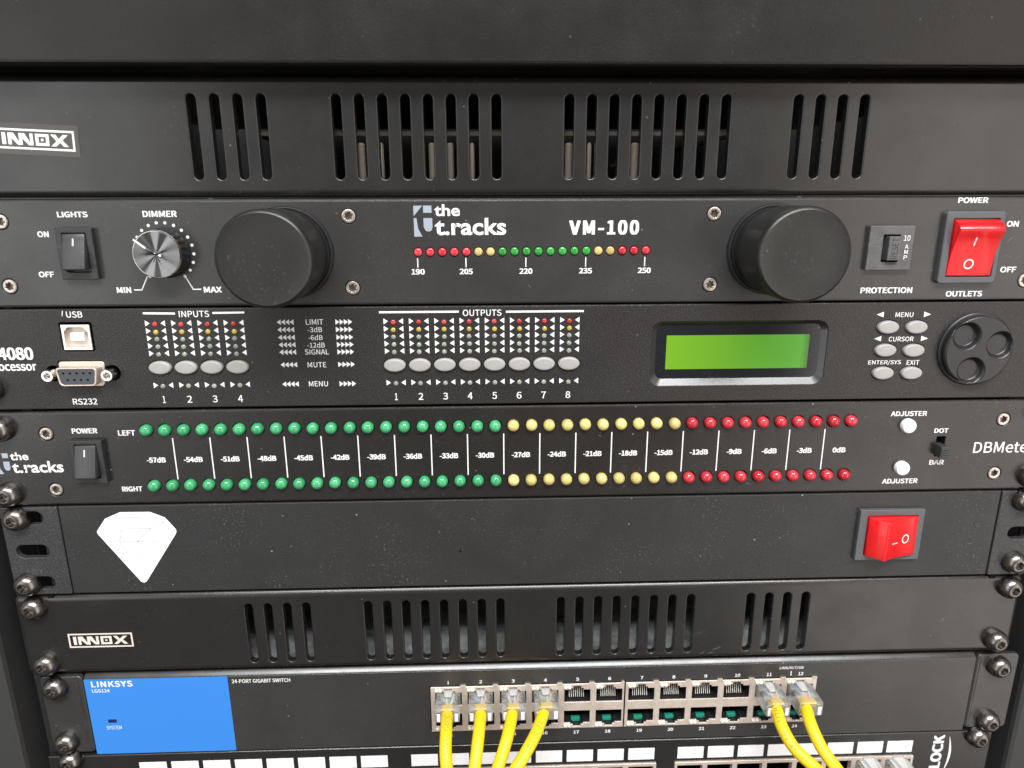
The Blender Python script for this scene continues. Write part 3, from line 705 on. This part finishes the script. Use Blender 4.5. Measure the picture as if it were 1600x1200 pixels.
rings.append([m.bm.verts.new((wx+15.25*math.cos(2*math.pi*k/NT), -3.2, wz+15.25*math.sin(2*math.pi*k/NT))) for k in range(NT)])
rings.append([m.bm.verts.new((wx+15.3*math.cos(2*math.pi*k/NT), -.9, wz+15.3*math.sin(2*math.pi*k/NT))) for k in range(NT)])
for k in range(NT): m.bm.faces.new((rings[0][0], rings[1][k], rings[1][(k+1) % NT]))
for A, B in zip(rings[1:], rings[2:]):
    for k in range(NT): m.bm.faces.new((A[k], B[k], B[(k+1) % NT], A[(k+1) % NT]))
part('wheel_face', m, 'plastic_black', jw, 50)
rack_screws(t, [(-232.0, -122.5), (-232, -95.5), (232, -95.5), (232, -126)])

# ------------------------------------------------------------------ level meter
t = thing('level_meter', 'black decibel meter with two rows of green, yellow and red lights', 'level meter', (0, 0, -178))
tp = [(-212.6, -143.8), (-212.7, -170.1), (215.8, -143.0), (216.2, -169.3)]
m = MB(); m.plate(rr(-241.3, 241.3, -177.7, -133.7, .6), [ell(x, z, 3.25, 3.25) for x, z in tp]+[rr(186.2, 190.2, -160.4, -150.9, .1, 1)]+[ell(-169.3+k*(144.9+169.3)/39, zr, 2.92, 2.92, 24) for k in range(40) for zr in (-142.7, -168.8)], 0, 3.1, 1.05, .25)
part('faceplate', m, 'anodised_black', t, 0); chassis(t, -177.0, -134.4); torx(t, tp)
m = MB(); m.box(185, 192, 3.0, 3.3, -162, -150); part('switch_well', m, 'hole_black', t, 0)
L = Print()
L.text('POWER', -201.4, -190.5, -143.8, -141.4, y); L.text('LEFT', -181.7, -174.3, -145.0, -142.6, y); L.text('RIGHT', -183.8, -174.8, -171.5, -169.1, y)
for k in range(19):
    x = -158.5+k*(133.55+158.5)/18; L.line(x, -146.5, x, -166.0, .5, y)
for k in range(20):
    x = -166.9+k*(141.2+166.9)/19; s_ = '%ddB' % (-57+3*k); wd = 8.3 if k < 16 else 6.9 if k < 19 else 6.0
    L.text(s_, x-wd/2, x+wd/2, -157.9, -155.3, y, .05)
L.text('ADJUSTER', 163.0, 179.7, -140.8, -138.5, y); L.text('ADJUSTER', 163.5, 180.2, -173.7, -171.3, y)
L.text('DOT', 184.4, 191.0, -149.1, -146.9, y); L.text('BAR', 184.4, 191.3, -164.6, -162.3, y); L.text('DBMeter', 204.2, 232.8, -159.2, -153.9, y, .012)
L.parts('panel_lettering', 'white_print', t, LG)
racks_logo(t, -236.4, -207.8, -162.2, -152.5)
for zr, nm in ((-142.7, 'left_channel_led'), (-168.8, 'right_channel_led')):
    for k in range(40):
        put(nm, LED['g5' if k < 20 else 'y5' if k < 30 else 'r5'], t, (-169.3+k*(144.9+169.3)/39+random.uniform(-.12, .12), 0, zr+random.uniform(-.12, .12)), random.uniform(0, 6.2))
rocker_small(t, -202.6, -188.3, -166.6, -146.4, -199.9, -191.0, -162.4, -148.6)
scuffs(t, [(150.2, -141.2, 153.0, -140.2, .2), (99.0, -172.2, 101.5, -172.8, .25), (-152.0, -155.2, -151.3, -157.8, .2), (196.5, -161.0, 197.6, -161.1, .4), (-25.5, -163.6, -24.9, -164.3, .5), (30.0, -147.5, 31.5, -148.5, .2)])
for z in (-145.2, -165.7):
    m = MB(); m.lathe([(3.3, .2), (3.3, -1.6), (3.0, -2.3), (2.2, -2.6), (0, -2.6)], 171.3, z, 32); part('adjuster_knob', m, 'knob_white', t, 40)
m = MB(); m.box(186.3, 190.0, -4.0, 2.4, -160.0, -154.6, .2)
for k in range(4): m.box(186.3, 190.0, -4.5, -3.9, -155.9-k*1.15, -155.4-k*1.15, .1)
part('slide_switch', m, 'rocker_plastic', t, 0)
rack_screws(t, [(-231.2, -141.1), (-233.0, -171.6), (233, -141), (233.4, -170.9)])

# ------------------------------------------------------------------ power strip panel
t = thing('power_strip', 'plain black panel with white diamond sticker and red rocker switch', 'power strip', (0, 0, -222.4))
m = MB(); m.box(-213.6, 221.6, 0.15, 3.6, -222.4, -178.4, .4, 2); part('faceplate', m, 'matte_black', t, 0)
m = MB(); m.box(-213, 221, 3.7, 42, -221.9, -178.9, .5); part('chassis', m, 'chassis', t, 0)
for x0, x1, sl, sr in ((-239.6, -214.0, -235.6, -220.8), (222.0, 240.5, 228.3, 242.0)):
    hs = [rr(sl, min(sr, x1-1.0) if x0 > 0 else sr, z-3.2, z+3.2, 3.15, 6) for z in (-183.6, -200.2, -216.3)]
    m = MB(); m.plate(rr(x0, x1, -222.4, -178.5, .8, 3), hs, -.3, 2.6, .45, .35); part('mounting_ear', m, 'ear_black', t, 0)
m = MB(); m.plate(poly_shape([(-186.5, -181.6), (-173.2, -181.7), (-166.8, -184.6), (-162.6, -190.6), (-162.5, -191.9), (-163.0, -192.9), (-179.3, -216.8), (-180.6, -217.5), (-181.9, -216.8), (-197.9, -192.3), (-198.2, -191.3), (-197.8, -190.4), (-193.6, -184.7)]), [], 0.03, .1, .02)
ds = part('diamond_sticker', m, 'sticker_white', t, 0)
m = MB()
for a, b, c, d in ((-186.7, -189.8, -174.0, -189.8), (-174, -189.8, -167.5, -186.9), (-174, -189.8, -180.4, -196.2), (-180.4, -196.2, -188.7, -196.2), (-186.7, -189.8, -188.7, -196.2), (-184.4, -191.2, -180.4, -196.2), (-180.4, -196.2, -172.0, -196.4), (-180.4, -196.2, -180.2, -204), (-188.7, -196.2, -185.1, -204.8), (-191.5, -195.2, -186.8, -204.4), (-187.8, -184.3, -173.5, -184.2), (-173.5, -184.2, -167.4, -187)):
    m.line(a, b, c, d, .3, -0.01)
part('sticker_lines', m, 'line_grey', ds, 0)
m = MB(); m.plate(rr(154.4, 185.3, -212.3, -186.3, .3), [rr(158.2, 182.2, -209.5, -189.3, .3, 2)], -1.9, 2.1, .35, .3)
ps = part('power_switch', m, 'plastic_grey', t, 0)
m = MB(); m.box(157.5, 183, .06, .11, -210, -188.5); part('switch_well', m, 'hole_black', ps, 0)
prof = [(158.6, .05), (158.6, -3.0), (163.8, -8.6), (164.6, -9.0)]
def pdy(x):
    u = (x-164.6)/(181.9-164.6); return -9.0+6.0*u+.9*math.sin(math.pi*u)
prof += [(164.6+17.3*i/6, pdy(164.6+17.3*i/6)) for i in range(1, 7)] + [(181.9, .05)]
m = MB(); m.prism(prof, 'z', -209.2, -189.6, .35, 2, 40); rk = part('rocker', m, 'red_lens_flat', ps, 30)
m = MB()
m.bm.faces.new([m.bm.verts.new(q) for q in ((168.2, pdy(168.2)-.12, -200.9), (168.2, pdy(168.2)-.12, -201.4), (171.4, pdy(171.4)-.12, -201.4), (171.4, pdy(171.4)-.12, -200.9))])
A = []; B = []
for i in range(28):
    a = 2*math.pi*i/28
    for R, l in ((1.0, A), (.72, B)):
        x = 175.9+1.95*R*math.cos(a); l.append(m.bm.verts.new((x, pdy(x)-.14, -200.0+2.3*(R if R == 1 else .77)*math.sin(a))))
for i in range(28): m.bm.faces.new((A[i], A[(i+1) % 28], B[(i+1) % 28], B[i]))
part('switch_marks', m, 'white_print', rk, 0)
m = MB(); m.lathe([(1.9, .2), (1.85, .0), (1.6, .0), (1.4, .08), (0, .08)], 213.2, -195.2, 24); part('rivet', m, 'ear_black', t, 40)
m = MB(); m.lathe([(1.1, .2), (.9, .05), (0, .03)], -33, -204, 16); part('indicator', m, 'gloss_black', t, 40)
scuffs(t, [(186.3, -206.3, 186.6, -207.2, .5), (209.5, -205.6, 212.5, -204.5, .35), (-112.0, -200.5, -110.5, -199.8, .25)])
rack_screws(t, [(-231.9, -183.4), (-232.8, -216.5), (233.4, -215.3), (232.6, -182.9)])

# ------------------------------------------------------------------ network switch
t = thing('network_switch', 'black and blue network switch with yellow cables plugged in', 'network switch', (0, 0, -313))
P1 = [-40.7+16.05*k for k in range(6)]; P2 = [55.7+16.07*k for k in range(6)]
TOP_C, BOT_C = -284.9, -298.2
def port_hole(cx, top, w_=6.55):
    if top:
        z0, z1 = -288.9, -281.6
        pts = [(cx-w_, z0), (cx+w_, z0), (cx+w_, z1), (cx+3.2, z1), (cx+3.2, z1+.9), (cx+2.0, z1+.9), (cx+2.0, z1+2.2), (cx-2.0, z1+2.2), (cx-2.0, z1+.9), (cx-3.2, z1+.9), (cx-3.2, z1), (cx-w_, z1)]
    else:
        z0, z1 = -301.2, -293.9
        pts = [(cx-w_, z1), (cx-w_, z0), (cx-3.2, z0), (cx-3.2, z0-.9), (cx-2.0, z0-.9), (cx-2.0, z0-2.0), (cx+2.0, z0-2.0), (cx+2.0, z0-.9), (cx+3.2, z0-.9), (cx+3.2, z0), (cx+w_, z0), (cx+w_, z1)]
    return poly_shape(pts)
m = MB(); X0, X1 = -216.9, 225.4
m.plate(rr(X0, X1, -313.0, -269.4, .5), [rr(-49.9, 144.9, -304.6, -277.9, .2, 1)], 0, 2.0, .35, .2)
part('faceplate', m, 'fine_black', t, 0)
m = MB(); m.prism([(.1, -269.5), (.16, -269.3), (.35, -269.05), (1.9, -267.5), (2.3, -267.25), (2.8, -267.12), (3.4, -267.08), (3.4, -269.5)], 'x', X0+.4, X1-.4); part('top_edge', m, 'satin_black', t, 50)
m = MB(); m.box(X0+.4, X1-.4, 14, 190, -312.4, -267.3, .3); m.box(X0+.4, X1-.4, 3.42, 13.98, -268.2, -267.3)
part('chassis', m, 'dusty_top', t, 0)
for x0, x1 in ((-237.6, -217.4), (225.9, 247.6)):
    m = MB(); m.plate(rr(x0, x1, -311.6, -267.6, 2.2), [], .3, 2.2, .5); part('mounting_ear', m, 'fine_black', t, 0)
    xi = -218.8 if x0 < 0 else 226.9
    m = MB(); m.lathe([(1.4, 0), (1.4, 40), (0, 40)], 0, 0, 16)
    for v in m.bm.verts: v.co = Vector((xi+v.co.x, .75+v.co.z*.6, -309.6+v.co.y))
    part('ear_bend', m, 'fine_black', t, 50)
m = MB(); m.plate(rr(-216.6, -147.9, -312.6, -269.3, .2), [], -.14, .12, .03); bp = part('blue_panel', m, 'blue', t, 0)
m = MB(); yb = -.2; m.text('LINKSYS', -213.3, -193.6, -273.6, -270.3, yb, .04, space=1.05); m.text('LGS124', -213.4, -205.0, -276.6, -274.7, yb, .02); m.text('SYSTEM', -209.7, -202.3, -298.1, -296.0, yb, .0)
part('blue_panel_lettering', m, 'white_print', bp, 0)
m = MB(); m.plate(rr(-208.3, -204.2, -294.2, -292.3, .1, 1), [], -.2, .05, .02); part('system_light', m, 'navy', bp, 0)
L = Print(); L.text('24-PORT GIGABIT SWITCH', -146.0, -117.8, -273.3, -271.2, PR, .018)
for k, x in enumerate(P1+P2):
    s_ = str(k+1); wd = .42 if k == 0 else .75 if k < 9 else 1.3; L.text(s_, x-wd, x+wd, -276.9, -275.1, PR, .03)
    s_ = str(k+13); L.text(s_, x-1.4, x+1.4, -308.2, -306.4, PR, .03)
L.text('LINK/ACT/GB', 125.0, 137.1, -273.4, -271.6, PR, .01); L.line(131.0, -274.3, 131.1, -277.0, .4, PR)
L.parts('panel_lettering', 'white_print', t, LG)
GOLD = MB()
for k in range(8):
    x = -3.57+1.02*k
    t2 = bmesh.new(); bmesh.ops.create_cube(t2, size=1, matrix=Matrix.Translation((x, 2.6, -.6)) @ Matrix.Rotation(math.radians(-26), 4, 'X') @ Matrix.Diagonal((.22, .25, 5.6, 1))); GOLD.merge(t2)
GOLD = GOLD.mesh('port_contacts', M['gold'], 0)
INS = MB(); INS.box(-3.8, 2.0, 4.6, 6.6, -0.4, 2.9, .2); INS.box(-2.6, 2.0, 1.2, 3.2, -5.2, -3.0, .3); INS = INS.mesh('port_insert', M['pcb_green'], 0)
PIPE = dome(.95, .9, 14).mesh('light_pipe', M['pearl'], 60)
for xs, x0, x1 in ((P1, -49.5, 47.0), (P2, 47.7, 144.4)):
    hl = [port_hole(x, True) for x in xs]+[port_hole(x, False) for x in xs]
    m = MB(); m.plate(rr(x0, x1, -304.3, -278.3, .2, 1), hl, -.7, .6, .18, .12)
    for x in xs: m.box(x+5.9, x+8.6 if x+8.6 < x1 else x1, -.95, .5, -278.3, -277.6, .1)
    sh = part('port_shield', m, 'nickel', t, 0)
    m = MB(); m.plate(rr(x0+.3, x1-.3, -304.0, -278.6, .2, 1), hl, -.09, 12, .03); m.box(x0+.3, x1-.3, 12.0, 12.6, -304, -278.6)
    part('port_housing', m, 'plastic_black', sh, 0)
for k, x in enumerate(P1+P2):
    put('port_contacts', GOLD, t, (x, 1.2, -285.2)); put('port_insert', INS, t, (x, 1.2, -297.8))
    for dx in (0, 1.9):
        put('light_pipe', PIPE, t, (x-5.9+dx, -.75, -280.0)); put('light_pipe', PIPE, t, (x-5.9+dx, -.75, -302.6))
rack_screws(t, [(-230.0, -272.8), (-229.8, -304.5), (236.9, -274.1), (237.1, -306.7)], .3)

# ------------------------------------------------------------------ patch panel
t = thing('patch_panel', 'black patch panel with a row of blank white labels at the bottom', 'patch panel', (0, 0, -357.5))
PPX = [[-190.2+15.83*k for k in range(8)], [-53.9+15.91*k for k in range(8)], [83.1+15.73*k for k in range(8)]]
m = MB(); m.plate(rr(-241.3, 241.6, -357.5, -313.6, .8), [rr(xs[0]-8.2, xs[-1]+8.2, -346, -327.2 if i else -327.4, .2, 1) for i, xs in enumerate(PPX)], 0, 2.2, .5, .3)
part('faceplate', m, 'satin_black', t, 0); chassis(t, -357, -314.2, 217, 16, 60)
n = 0
for i, xs in enumerate(PPX):
    zt = -327.5
    m = MB(); m.plate(rr(xs[0]-8.0, xs[-1]+8.0, -345.8, zt, .2, 1), [rr(x-6.6, x+6.6, zt-11, zt-1.9, .2, 1) for x in xs], -.7, 3.0, .2, .15)
    fr = part('port_frame', m, 'nickel', t, 0)
    m = MB(); m.box(xs[0]-7.8, xs[-1]+7.8, 11, 11.5, -345.6, zt-.2); part('port_back', m, 'hole_black', fr, 0)
    for x in xs:
        m = MB(); m.plate(rr(x-6.75, x+6.75, -325.4, -318.4, .1, 1), [], -.16, .12, .03); part('label_strip', m, 'label_white', t, 0); n += 1
L = Print(); L.text('LOCK', 210.8, 216.6, -336.4, -315.4, PR, .06, vert=True)
for k in range(16):      # the swoosh beside the word
    a0, a1 = k/16, (k+1)/16
    f = lambda a: (218.3+2.9*math.sin(math.pi*(a*.62+.08))-.9*a*2.2, -316.6-22*a)
    (xa, za), (xb, zb) = f(a0), f(a1); wa, wb = .12+1.1*math.sin(math.pi*a0), .12+1.1*math.sin(math.pi*a1)
    L.poly([(xa, za), (xa+wa, za), (xb+wb, zb), (xb, zb)], PR)
L.parts('panel_lettering', 'white_print', t, LG)
rack_screws(t, [(-229.4, -315.6+.2), (233.0, -316.2), (-232.5, -351), (232.5, -351)])

# ------------------------------------------------------------------ plugs and cables
CAM = Vector((-18.4, -295.2, -44.4))
def plug_parts(t, cx, cz, yf, wires, jacket):
    pb = MB(); h = 3.8
    pb.box(cx-5.85, cx+5.85, yf, 5.0, cz-h, cz+h, .45, 2)
    p = part('plug', pb, 'clear', t, 0)
    m = MB(); m.prism([(cx-1.7, yf+7.6), (cx+1.7, yf+7.6), (cx+2.2, -1.0), (cx+2.9, -.6), (cx+2.9, 4), (cx-2.9, 4), (cx-2.9, -.6), (cx-2.2, -1.0)], 'z', cz+h+.35, cz+h+1.5, .25); part('latch', m, 'clear', p, 0)
    m = MB(); m.box(cx-3.0, cx+3.0, yf+.4, yf+4.4, cz-1.5, cz+3.3, .5); part('jacket_end', m, 'cable_yellow', p, 0)
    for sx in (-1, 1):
        m = MB(); m.box(cx+min(sx*3.3, sx*5.2), cx+max(sx*3.3, sx*5.2), yf-.1, yf+2.0, cz-3.4, cz+1.4, .4); part('plug_glare', m, 'tongue_glare_white', p, 0)  # white blocks imitate glare on the plug's front face
    for i, c in enumerate(wires):
        x = cx-2.7+i*1.8*(3/(max(len(wires)-1, 1))); m = MB()
        m.tube([Vector((cx+(x-cx)*.5, yf+4.3, cz+2.6)), Vector((cx+(x-cx)*.75, yf+7, cz+3.0)), Vector((x, 4.4, cz+2.6))], .55, 8)
        part('wire', m, c, p, 60)
    return p
def spline(P, n=14):
    out = []
    Q = [P[0]*2-P[1]]+P+[P[-1]*2-P[-2]]
    for i in range(1, len(Q)-2):
        for k in range(n):
            u = k/n; a, b, c, d = Q[i-1], Q[i], Q[i+1], Q[i+2]
            out.append(.5*((2*b)+(c-a)*u+(2*a-5*b+4*c-d)*u*u+(3*b-a-3*c+d)*u**3))
    out.append(P[-1]); return out
def wrap_text(P, r, body, s_end, length, height, off=0.0):
    """lettering rolled onto a cable; reads towards the plug"""
    me = text_mesh(body, .012); bm = bmesh.new(); bm.from_mesh(me); bmesh.ops.triangulate(bm, faces=bm.faces[:])
    bmesh.ops.subdivide_edges(bm, edges=bm.edges[:], cuts=3, use_grid_fill=True); bm.to_mesh(me); bm.free()
    xs = [v.co.x for v in me.vertices]; ys = [v.co.y for v in me.vertices]
    ax, bx, ay, by = min(xs), max(xs), min(ys), max(ys)
    cum = [0]
    for a, b in zip(P, P[1:]): cum.append(cum[-1]+(b-a).length)
    for v in me.vertices:
        s_ = s_end+length*(1-(v.co.x-ax)/(bx-ax)); q = ((v.co.y-ay)/(by-ay)-.5)*height+off
        i = max(0, min(len(P)-2, next((k for k in range(len(cum)-1) if cum[k+1] >= s_), len(P)-2)))
        u = (s_-cum[i])/max(cum[i+1]-cum[i], 1e-6); p = P[i].lerp(P[i+1], u)
        tg = (P[min(i+2, len(P)-1)]-P[max(i-1, 0)]).normalized()
        fr = (CAM-p); fr = (fr-tg*fr.dot(tg)).normalized(); lf = fr.cross(tg)
        if lf.x > 0: lf = -lf
        a = q/r; v.co = p+(fr*math.cos(a)+lf*math.sin(a))*(r+.05+.006*v.co.z)
    return me
def cable(label, cx, yf, pts, wires, prints, r=2.85):
    t = thing('network_cable', label, 'network cable', (cx, yf, -286), 'yellow network cables')
    cz = -285.6
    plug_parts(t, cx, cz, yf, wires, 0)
    P = spline([Vector(p) for p in pts])
    m = MB(); m.tube(P, r, 20); cb = part('cable_sheath', m, 'cable_yellow', t, 60)
    m = MB()
    for body, s0, ln, off in prints:
        me = wrap_text(P, r, body, s0, ln, 2.3, off); m.bm.from_mesh(me); bpy.data.meshes.remove(me)
    if prints: part('cable_print', m, 'cable_print', cb, 0)
cable('yellow cable in port 1, the straight one printed 24AWG', P1[0], -12, [(-40.8, -6.5, -285.2), (-40.8, -12, -285.2), (-40.7, -22, -285.6), (-40.6, -30, -289.6), (-39.6, -35.5, -296.5), (-37.5, -37, -312), (-37, -34, -350)],
      ['wire_green', 'wire_white', 'wire_green', 'wire_white'], [('60°C', 8.0, 9, 0), ('24AWG', 19, 12, 0), ('P', 33.5, 2.2, 0)])
cable('yellow cable in port 2, leaning slightly left below its plug', P1[1], -12, [(-24.7, -6.5, -285.4), (-24.7, -12, -285.4), (-25.4, -22, -286.6), (-26.6, -30, -292.0), (-28.0, -36, -299.5), (-29.5, -38, -315), (-30, -34, -350)],
      ['wire_blue', 'wire_green', 'wire_white', 'wire_orange'], [])
cable('yellow cable in port 3, slanting left with smudges on it', P1[2], -12, [(-9.4, -6.5, -285.4), (-9.6, -12, -285.6), (-11.6, -22, -287.4), (-14.8, -30, -292.6), (-18.4, -36, -299.0), (-23, -38, -315), (-25, -34, -350)],
      ['wire_white', 'wire_blue', 'wire_white', 'wire_orange'], [])
cable('yellow cable in port 4, slanting strongly left, printed VERIFIED', P1[3], -12, [(6.6, -6.5, -285.4), (5.4, -12, -286.0), (1.4, -22, -287.8), (-4.6, -31, -291.8), (-11, -37, -298.0), (-18, -39, -314), (-22, -34, -350)],
      ['wire_green', 'wire_green', 'wire_white', 'wire_orange'], [('VERIFIED ETL', 11, 28, 0)])
cable('yellow cable in port 11, lying under its neighbour and printed UTP', P2[4], -14, [(119.6, -8, -285.0), (119.0, -14, -285.4), (118.4, -22, -287.6), (121.8, -30, -293.2), (131.5, -38, -300.5), (141, -41, -313), (150, -38, -348)],
      ['wire_blue', 'wire_white', 'wire_orange', 'wire_white'], [('UTP', 7, 6.5, 0), ('Cable', 17, 13, 0)])
cable('yellow cable in port 12, the rightmost one', P2[5], -14, [(134.6, -8, -285.0), (133.6, -14, -285.4), (132.6, -22, -287.6), (134.8, -30, -293.6), (140.5, -37, -301.0), (148, -40.5, -313), (157, -38, -348)],
      ['wire_blue', 'wire_white', 'wire_orange', 'wire_white'], [('P', 24, 2.0, -.8), ('L', 29, 2.0, -.8)])
for x, lab in ((PPX[2][6]-.3, 'clear plug in the patch panel, left one of the pair'), (PPX[2][7]-.3, 'clear plug in the patch panel, right one beside the port frame end')):
    t = thing('clear_plug', lab, 'plug', (x, -9, -334), 'clear plugs in the patch panel')
    m = MB(); m.box(x-5.9, x+5.9, -12, 5, -338.5, -329.9, .5, 2); m.box(x-4.6, x+4.6, -11.7, 0, -329.6, -328.6, .3)
    pl = part('plug_body', m, 'clear', t, 0)
    m = MB(); m.prism([(x-2, -10), (x+2, -10), (x+3, -1), (x+3, 3), (x-3, 3), (x-3, -1)], 'z', -328.4, -327.4, .2); part('latch', m, 'clear', pl, 0)
    m = MB(); m.box(x-4.4, x+4.4, -2.4, .2, -330.0, -329.7); part('contact_row', m, 'gold', pl, 0)
